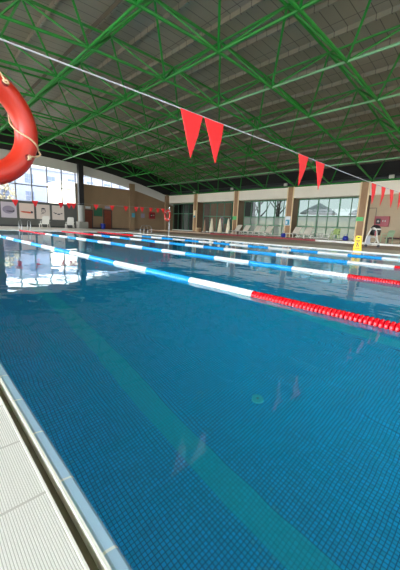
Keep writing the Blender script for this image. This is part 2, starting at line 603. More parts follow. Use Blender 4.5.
# black steel pillar with a pale casing at its foot
pl = thing('pillar', 'black square steel pillar with pale cased foot beside the tall window', 'pillar', (-32.4, 13.32, DZ))
MB().box(-.22, .22, -.25, .25, 2.36, 6.42).build('shaft', m_black, pl)
MB().lathe([(.34, 0.68), (.34, 2.37)], seg=20).build('casing', mat('pale_grey_casing', (150, 150, 144), .6), pl, smooth=False)
MB().box(-.40, .46, -.42, .52, 0, .70).build('plinth', mat('grey_plinth', (140, 138, 130), .6), pl)

# window wall side
bands = MB()
bands.box(XE, XR, YF, YW + .2, 3.55, 4.48)
struct(bands.build('wall_far', m_band), None, None)
vo = MB()
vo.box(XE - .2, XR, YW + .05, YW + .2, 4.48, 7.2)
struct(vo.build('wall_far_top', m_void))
struct(box('wall_far_solid', m_wall, (-8.5, XR, YF + .25, YW + .2, .14, 3.56)))
struct(box('baseboard_far', m_white_trim, (-33, -8.6, YW - .12, YW + .1, .14, .24)))

# columns between the bays
col_x = [-33.4, -27.52, -21.30, -15.05, -8.90]
col_lab = ['wood clad column in the dark corner nearest the end wall', 'wood clad column with a bright cream sticker, beside the dark doorway',
           'wood clad column with a small green sign, at the right of the cream parasols', 'wood clad column with a white and blue notice, between two groups of loungers',
           'tall wood clad column with a green sign, behind the yellow wet floor sign']
for x, lab in list(zip(col_x, col_lab))[1:]:
    c = thing('column', lab, 'column', (x, YF, .15), group='wood clad columns of the window wall')
    c['kind'] = 'structure'
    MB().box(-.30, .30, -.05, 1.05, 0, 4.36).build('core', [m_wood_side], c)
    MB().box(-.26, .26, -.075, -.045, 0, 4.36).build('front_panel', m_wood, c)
    for s in (-1, 1):
        MB().box(s * .285 - .05, s * .285 + .05, -.085, -.04, 0, 4.36).build('edge_trim', m_wood_trim, c)

# stickers and notices on columns
def sign(name, label, cat, x, z, ww, hh, m, y=YF - .078, extra=None):
    o = thing(name, label, cat, (x, y, z))
    MB().box(-ww / 2, ww / 2, -.008, 0, -hh / 2, hh / 2).build('panel', m, o)
    return o
s1 = sign('wall_sign', 'green sign on the tall column behind the wet floor sign', 'sign', -8.98, 1.80, .50, .30, m_sgreen)
s2 = sign('wall_sign', 'green sign on the column beside the cream parasols', 'sign', -21.38, 1.78, .52, .36, m_sgreen)
s3 = sign('notice', 'white and blue notice on the column between the lounger groups', 'notice', -15.10, 1.58, .52, .80, m_swhite)
MB().box(-.20, .20, -.012, -.007, -.36, .10).build('blue_panel', m_sblue, s3)
MB().box(-.16, .0, -.016, -.011, -.28, -.02).build('white_mark', m_swhite, s3)
s4 = sign('notice', 'bright cream and blue sticker on the column by the dark doorway', 'notice', -27.62, 2.2, .34, .82, m_scream)
MB().box(-.15, .15, -.012, -.007, -.40, -.18).build('blue_panel', m_sblue, s4)

# window bays (green frames)
def bay(n, x0, x1, nm, zs, low_frost, label, up=g_bay):
    f = MB()
    xs = [x0 + (x1 - x0) * k / nm for k in range(nm + 1)]
    for k, x in enumerate(xs):
        wd = .05 if k in (0, nm) else (.045 if k % 2 == 0 else .022)
        f.box(x - wd, x + wd, YW - .05, YW + .05, .2, 3.56)
    for z in zs:
        f.box(x0, x1, YW - .045, YW + .045, z - .045, z + .045)
    fo = struct(f.build('window_%d' % n, m_frame_green), label, 'window')
    g = MB(); h = MB()
    zz = zs[1] if low_frost else .2
    for a, b in zip(xs, xs[1:]):
        g.quad((a, YW, zz), (b, YW, zz), (b, YW, 3.56), (a, YW, 3.56))
        if low_frost:
            h.quad((a, YW, .2), (b, YW, .2), (b, YW, zz), (a, YW, zz))
    g.build('glass_panes', up, fo)
    if low_frost:
        h.build('frosted_panes', g_frost, fo)
    else:
        h.bm.free()
bay(3, -14.75, -9.2, 6, [.25, 2.05, 3.5, 1.15], True, 'green framed window bay by the tall column at right')
bay(4, -21.0, -15.35, 6, [.25, 1.95, 3.5, 1.15], True, 'green framed window bay behind the row of loungers')
bay(5, -27.2, -21.6, 5, [.25, 2.0, 3.5], False, 'dark green framed window bay behind the cream parasols', g_dark)
bay(6, -33.0, -27.8, 5, [.25, 2.3, 3.5], False, 'dark glazed entrance bay in the far corner', g_dark)

# dark duct above the beam and small floodlights on it
MBd = MB().tube([(XE, 25.6, 4.755), (XR, 25.6, 4.755)], .27, 14).build('air_duct', m_dark)
tag(MBd, 'long dark round air duct lying above the cream beam', 'duct')
for x, lab in ((-7.3, 'small white floodlight on the beam nearest the right edge'), (-15.74, 'small white floodlight on the beam above the column with the blue notice'),
               (-22.14, 'small white floodlight on the beam above the column beside the parasols'), (-28.0, 'small white floodlight on the beam by the dark doorway')):
    o = thing('floodlight', lab, 'floodlight', (x, 25.14, 4.48), group='floodlights on the cream beam')
    MB().box(-.16, .16, -.12, .05, .16, .40).build('housing', m_whitep, o, bevel=.02)
    MB().box(-.02, .02, -.03, .03, 0, .17).build('bracket', m_dark, o)

# unseen near and right walls, openings widened to let daylight in
nw = MB()
nw.box(XE - .2, XR, YN - .2, YN, -.2, .3)
nw.box(XE - .2, XR, YN - .2, YN, 5.3, 7.2)
for k in range(9):
    x = XE + 6.0 * k
    nw.box(x - .2, x + .2, YN - .2, YN, .3, 5.3)
struct(nw.build('wall_near', m_wall))
rw = MB()
rw.box(XR, XR + .2, YN - .2, YW + .2, -.2, 1.0)
ylist = [YN - .2 + (YW + .4 - YN) * k / 12 for k in range(13)]
for a, b in zip(ylist, ylist[1:]):
    rw.prism([(XR, a, 5.0), (XR, b, 5.0), (XR, b, roof_z(b) + 2.4), (XR, a, roof_z(a) + 2.4)], (.2, 0, 0))
for y in (-9, -3, 3, 9, 15, 21, 26):
    rw.box(XR, XR + .2, y - .2, y + .2, 1.0, 5.0)
struct(rw.build('wall_right', m_wall))

# ------------------------------------------------------------------ roof: cladding and green space frame
NB = [25.0 - 3.3 * k for k in range(11)]          # bottom node rows in Y, 25 .. -8
NX = 3.11
XB = [-8.5 + NX * k for k in range(-7, 8)]        # bottom node columns in X
def bz(y): return roof_z(y) + .02 if y > -7.5 and y < 24 else roof_z(y) + .12
TY = [y + 1.65 for y in NB]                        # top rows
XT = [x + NX / 2 for x in XB]
def tz(y): return roof_z(y) + 1.55
ce = MB()
n = 36
for k in range(n):
    a = YN - .3 + (YW + .6 - YN) * k / n
    b = YN - .3 + (YW + .6 - YN) * (k + 1) / n
    za, zb = roof_z(a) + 1.85, roof_z(b) + 1.85
    ce.prism([(XE - .3, a, za), (XE - .3, b, zb), (XE - .3, b, zb + .12), (XE - .3, a, za + .12)], (SKX - XE + .3, 0, 0))
struct(ce.build('ceiling', m_clad))
sk = MB()  # skylight added out of view for more overhead light
for k in range(n):
    a = YN - .3 + (YW + .6 - YN) * k / n
    b = YN - .3 + (YW + .6 - YN) * (k + 1) / n
    sk.quad((SKX, a, roof_z(a) + 1.9), (XR + .3, a, roof_z(a) + 1.9), (XR + .3, b, roof_z(b) + 1.9), (SKX, b, roof_z(b) + 1.9))
struct(sk.build('ceiling_added_skylight', g_clear), 'added roof glazing out of view, letting daylight onto the pool', 'skylight')

fr = thing('roof_frame', 'green painted steel space frame carrying the curved roof', 'roof frame', (0, 0, 0))
fr['kind'] = 'structure'
XA, XZ = XE + .15, XR - .05
for y in NB:
    m = m_green_lit if abs(y - 21.7) < .1 or abs(y - 15.1) < .1 or abs(y - 11.8) < .1 else m_green
    MB().tube([(XA, y, bz(y)), (XZ, y, bz(y))], .048, 8).build('bottom_chord', m, fr)
for y in TY[1:]:
    MB().tube([(XA, y, tz(y)), (XZ, y, tz(y))], .045, 8).build('top_chord', m_green, fr)
for x in XB:
    MB().tube([(x, y, bz(y)) for y in NB], .052, 8).build('bottom_arch', m_green, fr)
for x in [XB[0] - NX / 2] + XT:
    if x < XR:
        MB().tube([(x, y, tz(y)) for y in TY[1:]], .054, 8).build('top_arch', m_green, fr)
for j, y in enumerate(NB):
    mb = MB()
    for x in XB:
        for dx in (-NX / 2, NX / 2):
            for dy in (-1.65, 1.65):
                if YN < y + dy < YF + 1.0 and XA < x + dx < XZ:
                    mb.tube([(x, y, bz(y)), (x + dx, y + dy, tz(y + dy))], .042, 6)
    mb.build('web_bars', m_green, fr)
# purlins between the top arches and the sheet
pu = MB()
for k in range(22):
    y = -8.6 + 1.65 * k
    if y < 26:
        pu.box(XA, XZ, y - .04, y + .04, roof_z(y) + 1.66, roof_z(y) + 1.84)
pu.build('purlins', m_clad, fr)

# ------------------------------------------------------------------ pennant lines
def pennant_line(label, x, y0, y1, zf, tips, wid, hgt, posts):
    t = thing('pennant_line', label, 'pennant line', (x, 0, 0))
    N = 24
    MB().tube([(0, y0 + (y1 - y0) * k / N, zf(y0 + (y1 - y0) * k / N)) for k in range(N + 1)], .0042, 6).build('cord', m_cord, t)
    for k, y in enumerate(tips):
        z = zf(y)
        tw = .03 * math.sin(k * 2.3)
        a, b, c = Vector((0, y - wid / 2, z)), Vector((0, y + wid / 2, z)), Vector((tw * .8, y + .012 * math.sin(k * 1.7), z - hgt))
        mb = MB()
        mb.prism([a, b, b * .55 + c * .45 + Vector((.012, 0, 0)), c, a * .55 + c * .45 + Vector((.012, 0, 0))], (.004, 0, 0))
        mb.build('pennant', m_flag, t)
    return t
near_tips = [1.56, 1.79, 3.165, 3.555, 5.38, 5.85, 6.30, 6.85, 7.6, 8.4, 9.6, 10.9]
pennant_line('near line of large red pennants on a white cord crossing under the roof', -1.8, -.6, 13.0,
             lambda y: 1.485 - .02 * math.sin(PI * max(0, min(1, (y - 3) / 4))), near_tips, .21, .31, None)
far_tips = [3.77, 4.62, 5.84, 6.25, 6.48, 7.72, 8.69, 9.59, 10.28, 10.70, 11.37, 11.91, 12.31]
pennant_line('far line of small red pennants crossing the pool before the end wall', -16.75, -.2, 12.78,
             lambda y: 1.575 + .0235 * (y - 3.9) + .004, far_tips, .30, .31, None)

def ring_body(parent, R, r, m, seg=48, tseg=16):
    mb = MB()
    mb.tube([(R * math.cos(2 * PI * k / seg), R * math.sin(2 * PI * k / seg), 0) for k in range(seg)], r, tseg, closed=True)
    return mb.build('ring', m, parent, smooth=True)

# posts of the pennant lines
def post(label, x, y, h, group='posts of the pennant lines'):
    t = thing('pennant_post', label, 'post', (x, y, DZ), group=group)
    MB().tube([(0, 0, 0), (0, 0, h)], .024, 12).build('pole', m_steel_d, t)
    MB().lathe([(.09, 0), (.09, .012), (.045, .03)], seg=16).build('base_plate', m_steel, t)
    MB().ball((0, 0, h), .04, 10).build('cap', m_steel, t)
    return t
post('steel post of the near pennant line on the near deck', -1.8, -.645, 1.47)
post('steel post of the near pennant line on the far deck', -1.8, 13.045, 1.47)
post('steel post of the far pennant line on the near deck', -16.75, -.245, 1.47)
post('slim steel post at the far pool edge carrying the orange life ring', -16.75, 12.85, 1.86)
rt = thing('life_ring', 'small orange life ring hanging on the slim steel post across the pool', 'life ring', (-16.77, 12.715, 1.36))
rt.rotation_euler = (0, PI / 2, math.radians(-97))
ring_body(rt, .32, .075, m_ring, 32, 12)
for k in range(4):
    a = PI / 4 + k * PI / 2
    o = MB().tube([((.32 + .083 * math.cos(q)) * math.cos(a), (.32 + .083 * math.cos(q)) * math.sin(a), .083 * math.sin(q)) for q in [2 * PI * j / 12 for j in range(12)]], .014, 6, closed=True).build('band', m_wf, rt)

# foreground ring: hangs on a post beside the near pool edge
RC = Vector((-2.392, 0.357, 1.237))
nrm = Vector((0.985, 0.171, 0.0)).normalized()
er = Vector((0, 0, 1)).cross(nrm)            # ring-plane horizontal axis, to the right as seen
er = -er if er.dot(Vector((.684, .729, 0))) < 0 else er
R4 = Matrix(((er.x, 0, nrm.x, RC.x), (er.y, 0, nrm.y, RC.y), (er.z, 1, nrm.z, RC.z), (0, 0, 0, 1)))
if R4.to_3x3().determinant() < 0:
    R4 = Matrix(((er.x, 0, -nrm.x, RC.x), (er.y, 0, -nrm.y, RC.y), (er.z, 1, -nrm.z, RC.z), (0, 0, 0, 1)))
    FS = -1
else:
    FS = 1
lr = thing('life_ring', 'large orange red life ring with a tan rope, hanging close by at the upper left', 'life ring', RC)
lr.matrix_world = R4
RR, Rt = .290, .070
ring_body(lr, RR, Rt, m_ring, 72, 28)
def rp(a, rad, dz):
    return Vector((rad * math.cos(a), rad * math.sin(a), dz * FS))
D2 = math.radians
eyes = [-30, 60, 150, 240]
for e in eyes:
    a = D2(e)
    q = rp(a, RR + .012, Rt * .985)
    nn = MB()
    nn.ball((0, 0, 0), .022, 14, .35)
    eo = nn.build('eyelet', m_ring_dk, lr)
    eo.location = q
    k = MB()
    c0 = rp(a, RR + .012, Rt + .006)
    tg = Vector((-math.sin(a), math.cos(a), 0))
    k.tube(catmull([c0 + tg * -.018, c0 + rp(a, .012, .008) , c0 + tg * .016, c0 + rp(a, -.008, .012), c0 + tg * -.012 + rp(a, .004, .016)], 5), .0055, 8)
    k.build('rope_knot', m_rope, lr)
for e in eyes:
    # slack rope from this eyelet, round the outside, up over the face to the next one
    pts = []
    for da, dr_, dz_ in ((0, .012, 0), (4, .030, 0), (8, .062, 0), (13, .088, 0), (16, .072, 0), (19, .040, 0), (23, -.005, 0), (27, -.045, 0), (33, -.072, .03),
                         (40, -.080, .001), (50, -.066, -.05), (64, -.03, -.076), (78, .0, -.080), (90, .01, -.080)):
        if dz_ == 0:
            dz_ = max(math.sqrt(max(0.0, Rt * Rt - dr_ * dr_)) + .008, .03)
        pts.append(rp(D2(e + da), RR + dr_, dz_))
    MB().tube(catmull(pts, 8), .0058, 8).build('grab_rope', m_rope, lr, smooth=True)
pst = RC - nrm * .11 - er * .30
pt = thing('ring_post', 'steel post on the near pool deck holding the large life ring', 'post', (pst.x, pst.y, DZ))
MB().tube([(0, 0, 0), (0, 0, 1.70)], .024, 14).build('pole', m_steel, pt)
MB().lathe([(.08, 0), (.08, .012), (.03, .03)], seg=16).build('base_plate', m_steel, pt)
hz_ = RC.z + RR - Rt - .014 - DZ
a1, a2 = er * .30, er * .30 + nrm * .19
MB().tube([(0, 0, hz_), (a1.x, a1.y, hz_), (a2.x, a2.y, hz_), (a2.x + nrm.x * .02, a2.y + nrm.y * .02, hz_ + .05)], .011, 8).build('hook', m_steel, pt)

# ------------------------------------------------------------------ pool ladders
def ladder(label, loc, rz):
    t = thing('pool_ladder', label, 'ladder', loc, rz, 'stainless pool ladders')
    for s in (-.25, .25):
        pts = [(s, .55, 0), (s, .55, .35), (s, .48, .55), (s, .30, .62), (s, .08, .60), (s, -.07, .42), (s, -.10, .1), (s, -.10, -.9)]
        MB().tube(catmull(pts, 5), .019, 10).build('handrail', m_steel_d, t, smooth=True)
    for k in range(3):
        MB().box(-.25, .25, -.14, -.06, -.25 - .28 * k, -.22 - .28 * k).build('rung', m_steel, t)
ladder('stainless pool ladder on the far side near the slim ring post', (-19.8, 12.78, DZ), 0.0)
ladder('stainless pool ladder at the left end of the pool under the posters', (-21.85, 5.42, DZ), PI / 2)

# ------------------------------------------------------------------ loungers on the raised walk
def lounger(label, x, y=22.35, grp=True):
    t = thing('sun_lounger', label, 'sun lounger', (x, y, .15), group='white sun loungers along the windows')
    for s in (-.30, .30):
        MB().bar((s, 0, .32), (s, 1.25, .34), .05, .07).build('side_rail', m_whitep, t)
        for yy in (.12, 1.15):
            MB().bar((s, yy, 0), (s, yy, .32), .06, .05).build('leg', m_whitep, t)
    MB().box(-.27, .27, 0.02, 1.08, .335, .37).build('seat', m_sling, t)
    b = MB()
    b.prism([(-.29, 1.02, .33), (-.29, 1.52, .88), (-.29, 1.48, .92), (-.29, .98, .37)], (.58, 0, 0))
    b.build('backrest', m_sling, t, bevel=.015)
    MB().bar((0, 1.45, .82), (0, 1.35, .02), .04, .03).build('back_prop', m_whitep, t)
    return t
first = None
spots = [(-19.64, 'leftmost white sun lounger, half behind the column with the green sign'), (-18.62, 'second white sun lounger from the cream parasols'),
         (-17.32, 'third white sun lounger from the cream parasols'), (-16.07, 'fourth white sun lounger, just left of the column with the blue notice'),
         (-13.33, 'white sun lounger just right of the column with the blue notice'), (-12.33, 'rightmost white sun lounger, nearest the lime green chair')]
for x, lab in spots:
    if first is None:
        first = lounger(lab, x)
        o = first
    else:
        o = copy_tree(first)
        o.location.x = x
        o['label'] = lab

def chair(name, label, loc, rz, m, group=None, cat='chair'):
    t = thing(name, label, cat, loc, rz, group)
    for s in (-.24, .24):
        for yy in (-.22, .22):
            MB().bar((s * 1.08, yy * 1.1, 0), (s, yy, .44), .045, .045).build('leg', m, t)
        MB().bar((s, -.22, .62), (s, .24, .64), .05, .035).build('armrest', m, t)
        MB().bar((s, -.2, .44), (s, -.2, .62), .04, .04).build('arm_support', m, t)
    MB().box(-.26, .26, -.25, .24, .42, .46).build('seat', m, t, bevel=.012)
    b = MB()
    b.prism([(-.25, .21, .44), (.25, .21, .44), (.26, .33, .80), (.20, .36, .88), (-.20, .36, .88), (-.26, .33, .80)], (0, .035, .0))
    b.build('backrest', m, t, bevel=.01)
    return t
chair('garden_chair', 'lime green plastic chair by the window left of the tall column', (-10.45, 24.4, .15), .1, m_lime)
chair('garden_chair', 'pale green plastic chair by the beige wall, beside the cleaning cart', (-6.55, 23.4, .15), -.5, m_pgreen, 'pale green chairs by the beige wall')
chair('garden_chair', 'pale green plastic chair by the beige wall, nearest the right edge', (-5.45, 23.5, .15), .3, m_pgreen, 'pale green chairs by the beige wall')

def deck_lounge(label, loc, rz):
    t = thing('deck_chair', label, 'deck chair', loc, rz, 'white reclining chairs under the posters')
    for s in (-.32, .32):
        MB().bar((s, -.75, .34), (s, .35, .36), .05, .06).build('side_rail', m_whitep, t)
        MB().bar((s, -.62, 0), (s, -.5, .36), .05, .05).build('leg', m_whitep, t)
        MB().bar((s, .45, 0), (s, .2, .36), .05, .05).build('leg', m_whitep, t)
        MB().bar((s, -.2, .58), (s, .48, .60), .06, .04).build('armrest', m_whitep, t)
        MB().bar((s, -.18, .36), (s, -.18, .58), .04, .04).build('arm_support', m_whitep, t)
    MB().box(-.30, .30, -.75, .30, .36, .39).build('seat', m_whitep, t)
    b = MB()
    b.prism([(-.30, .24, .38), (.30, .24, .38), (.28, .62, 1.0), (.20, .66, 1.06), (-.20, .66, 1.06), (-.28, .62, 1.0)], (0, .04, 0))
    b.build('backrest', m_whitep, t, bevel=.012)
deck_lounge('white plastic reclining chair under the poster with a face', (-29.0, 8.70, DZ), 1.1)
deck_lounge('white plastic reclining chair at the foot of the black pillar', (-29.2, 10.92, DZ), 1.1)

# folded parasols
def parasol(label, x, m, h=1.46, r=.20):
    t = thing('folded_parasol', label, 'parasol', (x, 22.75, .15), group='folded parasols beside the loungers')
    MB().lathe([(.22, 0), (.22, .05), (.05, .07)], seg=16).build('base', m_dark, t)
    MB().tube([(0, 0, .05), (0, 0, h + .04)], .02, 8).build('pole', m_whitep, t)
    mb = MB()
    seg = 24
    rings = []
    for z, q in ((.08, 1.0), (.30, .95), (.6, .78), (.9, .60), (1.15, .45), (1.35, .32), (h, .12)):
        ring = []
        for k in range(seg):
            a = 2 * PI * k / seg
            rad = r * q * (1 + .18 * math.cos(8 * a))
            ring.append(mb.bm.verts.new((rad * math.cos(a), rad * math.sin(a), z)))
        rings.append(ring)
    for A, B in zip(rings, rings[1:]):
        for k in range(seg):
            mb._f([A[k], A[(k + 1) % seg], B[(k + 1) % seg], B[k]])
    mb._f(rings[0][::-1]); mb._f(rings[-1])
    mb.build('canopy', m, t, smooth=True)
parasol('leftmost of the three cream folded parasols standing by the dark window', -22.52, m_canvas)
parasol('middle of the three cream folded parasols standing by the dark window', -21.36, m_canvas)
parasol('rightmost cream folded parasol, next to the column with the green sign', -20.25, m_canvas)
parasol('folded beige parasol left of the cream parasols, shade put into its colour', -23.55, m_canvas_dim, 1.3, .13)
cr = thing('crate', 'small brown wooden box on the deck beside the shaded beige parasol', 'crate', (-24.4, 22.7, .15))
MB().box(-.18, .18, -.18, .18, 0, .42).build('body', m_wood, cr, bevel=.01)
MB().box(-.20, .20, -.20, .20, .42, .46).build('lid', m_wood_trim, cr)

# bags, tables
def bag(label, loc):
    t = thing('bag', label, 'bag', loc, 0, 'blue bags beside the columns')
    mb = MB()
    mb.lathe([(.12, 0), (.20, .04), (.22, .16), (.19, .28), (.10, .34), (.04, .35)], seg=14)
    mb.build('body', m_blue, t, smooth=True)
    MB().tube(catmull([(-.12, 0, .28), (-.08, 0, .46), (.08, 0, .46), (.12, 0, .28)], 5), .012, 6).build('handle', m_blue, t)
bag('bright blue bag on the floor by the column with the blue notice', (-14.45, 23.4, .15))
bag('dark blue bag on the floor left of the tall column', (-9.62, 24.35, .15))
def table(label, x, y):
    t = thing('low_table', label, 'table', (x, y, .15), 0, 'low white tables by the window')
    MB().box(-.42, .42, -.25, .25, .38, .43).build('tabletop', m_whitep, t, bevel=.01)
    MB().box(-.36, .36, -.2, .2, .12, .15).build('shelf', m_whitep, t)
    for sx in (-.36, .36):
        for sy in (-.2, .2):
            MB().box(sx - .025, sx + .025, sy - .025, sy + .025, 0, .39).build('leg', m_whitep, t)
table('low white table by the window, left one beside the lounger', -12.05, 24.6)
table('low white table by the window, right one beside the lime chair', -11.2, 24.4)

# ------------------------------------------------------------------ wet floor sign
ws = thing('wet_floor_sign', 'yellow folding wet floor sign standing on the far pool edge', 'sign', (-4.62, 12.98, DZ), .30)
ws.scale = (.78, 1, .98)
for s, nm in ((-1, 'front_board'), (1, 'rear_board')):
    b = MB()
    y0, y1 = s * .13, s * .02
    b.prism([(-.20, y0, .01), (.20, y0, .01), (.135, y1, .58), (.10, y1, .615), (-.10, y1, .615), (-.135, y1, .58)], (0, .016, 0))
    o = b.build(nm, m_yellow, ws, bevel=.006)
    if s < 0:
        sl = Vector((0, y1 - y0, .605)).normalized()
        nz = Vector((0, -sl.z, sl.y))
        def P3(x, h):
            return Vector((x, y0, .01)) + sl * h + nz * .003
        def mark(x0, x1, h0, h1):
            mk.prism([P3(x0, h0), P3(x1, h0), P3(x1, h1), P3(x0, h1)], nz * .003)
        mk = MB(); mark(-.055, .055, .51, .555); mk.build('handle_slot', m_black, o)
        mk = MB()
        mark(-.09, .09, .40, .425); mark(-.08, .07, .355, .375)
        mark(-.03, .01, .24, .33); mark(.01, .06, .22, .25); mark(-.07, -.03, .28, .30); mark(-.06, -.02, .16, .24); mark(.02, .05, .15, .22)
        mark(-.10, .10, .085, .105)
        mk.build('printed_marks', m_ink, o)
for x in (-.12, .12):
    MB().tube([(x, -.02, .585), (x, .03, .585)], .012, 8).build('hinge', m_yellow, ws)

# ------------------------------------------------------------------ cleaning cart
ct = thing('cleaning_cart', 'white framed pool cleaning cart with black hose cover by the beige wall', 'cart', (-5.70, 18.0, DZ), .35)
for s in (-.26, .26):
    pts = [(-.34, s, .10), (-.30, s, .5), (-.12, s, .95), (.0, s, 1.02), (.12, s, .85), (.2, s, .45), (.36, s, .12)]
    MB().tube(catmull(pts, 5), .025, 8).build('frame_tube', m_whitep, ct, smooth=True)
for z, x in ((.5, -.3), (.45, .2), (1.0, -.02)):
    MB().tube([(x, -.26, z), (x, .26, z)], .02, 8).build('cross_tube', m_whitep, ct)
MB().box(-.36, .38, -.28, .28, .10, .15).build('base_tray', m_whitep, ct, bevel=.01)
for sx in (-.28, .3):
    for sy in (-.29, .29):
        MB().lathe([(.02, -.02), (.075, -.02), (.075, .02), (.02, .02)], (sx, sy, .08), 16, 'Y').build('wheel', m_black, ct)
mb = MB(); mb.lathe([(.10, .62), (.23, .66), (.26, .85), (.24, 1.02), (.16, 1.14), (.05, 1.18)], (.08, 0, 0), 18); mb.build('hose_cover', m_black, ct, smooth=True)
MB().lathe([(.24, .93), (.255, .93), (.255, .99), (.24, .99)], (.08, 0, 0), 18).build('cover_band', m_whitep, ct)
mb = MB()
for k in range(4):
    mb.tube([(.0 + .17 * math.cos(2 * PI * j / 20), -.05 + .06 * k - .06, .38 + .17 * math.sin(2 * PI * j / 20)) for j in range(20)], .022, 8, closed=True)
mb.build('hose_coil', m_whitep, ct, smooth=True)
MB().box(-.33, -.10, -.2, .2, .16, .62).build('motor_box', mat('grey_plastic', (150, 152, 156), .5), ct, bevel=.03)
MB().box(.05, .11, -.30, -.27, .60, .86).build('red_tag', m_firered, ct)

# broom leaning on the wall, bench with red items
br = thing('broom', 'thin long handled broom leaning on the beige wall at the right edge', 'broom', (-5.75, 24.2, .15))
MB().tube([(0, -.15, .08), (.25, .95, 1.42)], .014, 8).build('handle', m_dark, br)
MB().box(-.16, .16, -.19, -.11, 0, .1).build('brush_head', m_dark, br)
be = thing('bench', 'low dark bench in front of the beige wall at the right', 'bench', (-6.0, 24.55, .15))
MB().box(-.95, .95, -.2, .2, .30, .36).build('seat', m_dark, be)
for x in (-.8, .8):
    MB().box(x - .03, x + .03, -.18, .18, 0, .3).build('leg', m_dark, be)
for k, x in enumerate((-.55, -.2, .18, .56)):
    f = MB(); f.box(-.14, .14, -.12, .12, 0, .045)
    tag(f.build('kickboard', m_firered, loc=(-6.0 + x, 24.5, .51), bevel=.015), ['red kickboard at the left end of the low dark bench', 'red kickboard second from left on the low dark bench', 'red kickboard second from right on the low dark bench', 'red kickboard at the right end of the low dark bench'][k], 'kickboard', 'red kickboards on the dark bench')

# fire hose cabinets
def cabinet(label, loc, rz, ww, hh):
    t = thing('fire_hose_cabinet', label, 'fire cabinet', loc, rz, 'red fire hose cabinets')
    MB().box(-ww / 2, ww / 2, -.2, 0, -hh / 2, hh / 2).build('body', m_firered, t, bevel=.01)
    MB().box(-ww / 2 + .04, ww / 2 - .04, -.215, -.2, -hh / 2 + .04, hh / 2 - .04).build('door', m_firered, t, bevel=.005)
    MB().box(-ww * .38, -ww * .05, -.222, -.214, -hh * .26, hh * .26).build('window', m_black, t)
    MB().lathe([(.05, -.226), (.07, -.226), (.07, -.2), (.05, -.2)], (-ww * .22, 0, 0), 18, 'Y').build('hose_reel', m_whitep, t)
    mb = MB()
    for x in (.10, .26):
        mb.box(ww * x - .03, ww * x + .03, -.222, -.214, -.03, .09)
        mb.lathe([(.035, -.222), (.035, -.214)], (ww * x, 0, .05), 10, 'Y')
    mb.build('white_marks', m_whitep, t)
cabinet('red fire hose cabinet on the beige wall at the right', (-7.52, YF + .25, 1.66), 0, .96, .74)
cabinet('dark red fire hose cabinet on the tan end wall near the far corner', (XE, 22.5, 1.87), PI / 2, .80, .80)
cd = MB().tube([(-8.5, YF + .22, 2.62), (-8.0, YF + .22, 2.62), (-8.0, YF + .22, 2.05)], .02, 8).build('conduit', m_dark)
tag(cd, 'thin dark conduit bending down to the red cabinet on the beige wall', 'conduit')

# ------------------------------------------------------------------ end wall things: doors, boards, posters, bin
def door(n, y, wid, h, label):
    f = MB()
    f.box(XE, XE + .06, y - wid / 2 - .08, y - wid / 2, DZ, h + .08)
    f.box(XE, XE + .06, y + wid / 2, y + wid / 2 + .08, DZ, h + .08)
    f.box(XE, XE + .06, y - wid / 2, y + wid / 2, h, h + .08)
    d = struct(f.build('door_%d' % n, m_dark), label, 'door')
    MB().box(XE + .005, XE + .045, y - wid / 2, y + wid / 2, DZ, h).build('door_leaf', m_door, d)
    MB().tube([(XE + .045, y + wid * .38, 1.02), (XE + .10, y + wid * .38, 1.02), (XE + .10, y + wid * .26, 1.02)], .012, 8).build('door_handle', m_steel, d)
door(1, 14.30, .85, 1.95, 'red brown door beside the black pillar')
door(2, 16.55, .85, 2.10, 'red brown door right of the green board')
def plate(name, label, cat, y, z, ww, hh, m, group=None):
    t = thing(name, label, cat, (XE, y, z), PI / 2, group)
    MB().box(-ww / 2, ww / 2, -.03, 0, -hh / 2, hh / 2).build('panel', m, t)
    return t
nb = plate('notice_board', 'dark green notice board between the two brown doors', 'board', 15.42, 1.84, 1.05, .95, m_board)
mb = MB()
for (a, b, c, d) in ((-.52, .52, .44, .475), (-.52, .52, -.475, -.44), (-.525, -.49, -.475, .475), (.49, .525, -.475, .475)):
    mb.box(a, b, -.045, -.02, c, d)
mb.build('rim', m_wood_side, nb)
plate('door_sign', 'small pale sign above the door beside the black pillar', 'sign', 14.3, 2.25, .55, .25, m_swhite)
plate('door_sign', 'small pale sign above the right brown door', 'sign', 16.55, 2.42, .6, .25, m_ink_lv)
plate('notice', 'small green blue notice on the tan pilaster', 'notice', 19.75, 1.75, .42, .5, m_sblue).location.x = XE + .218
plate('notice', 'grey framed notice left of the dark red fire cabinet', 'notice', 21.2, 1.78, .5, .5, m_ink_lv)
bn = thing('waste_bin', 'dark blue waste bin under the green notice board', 'bin', (XE + .5, 15.75, DZ))
MB().lathe([(.20, 0), (.26, .5), (.27, .52), (.25, .52)], seg=18).build('body', m_blue, bn)
MB().lathe([(.275, .52), (.275, .56), (.15, .62), (.04, .63)], seg=18).build('lid', m_blue, bn)

def poster(label, y0, y1, m, marks):
    yc, ww = (y0 + y1) / 2, y1 - y0
    t = thing('poster', label, 'poster', (XE, yc, 1.50), PI / 2, 'swimming posters under the tall window')
    MB().box(-ww / 2, ww / 2, -.02, 0, -.70, .70).build('sheet', m, t)
    for nm, mm, fn in marks:
        mb = MB(); fn(mb); mb.build(nm, mm, t)
    return t
def blob(mb, x, z, rx, rz, seg=18, y=-.03):
    mb.prism([(x + rx * math.cos(2 * PI * k / seg), y, z + rz * math.sin(2 * PI * k / seg)) for k in range(seg)], (0, .012, 0))
def p1a(mb): blob(mb, -.02, .02, .50, .36)
def p1b(mb):
    blob(mb, .10, -.12, .24, .05, y=-.04); blob(mb, .36, -.08, .08, .07, y=-.04); blob(mb, -.12, -.10, .10, .03, y=-.04)
def p2a(mb):
    blob(mb, -.05, -.12, .42, .07); blob(mb, -.3, -.08, .25, .04); blob(mb, .2, -.18, .2, .04)
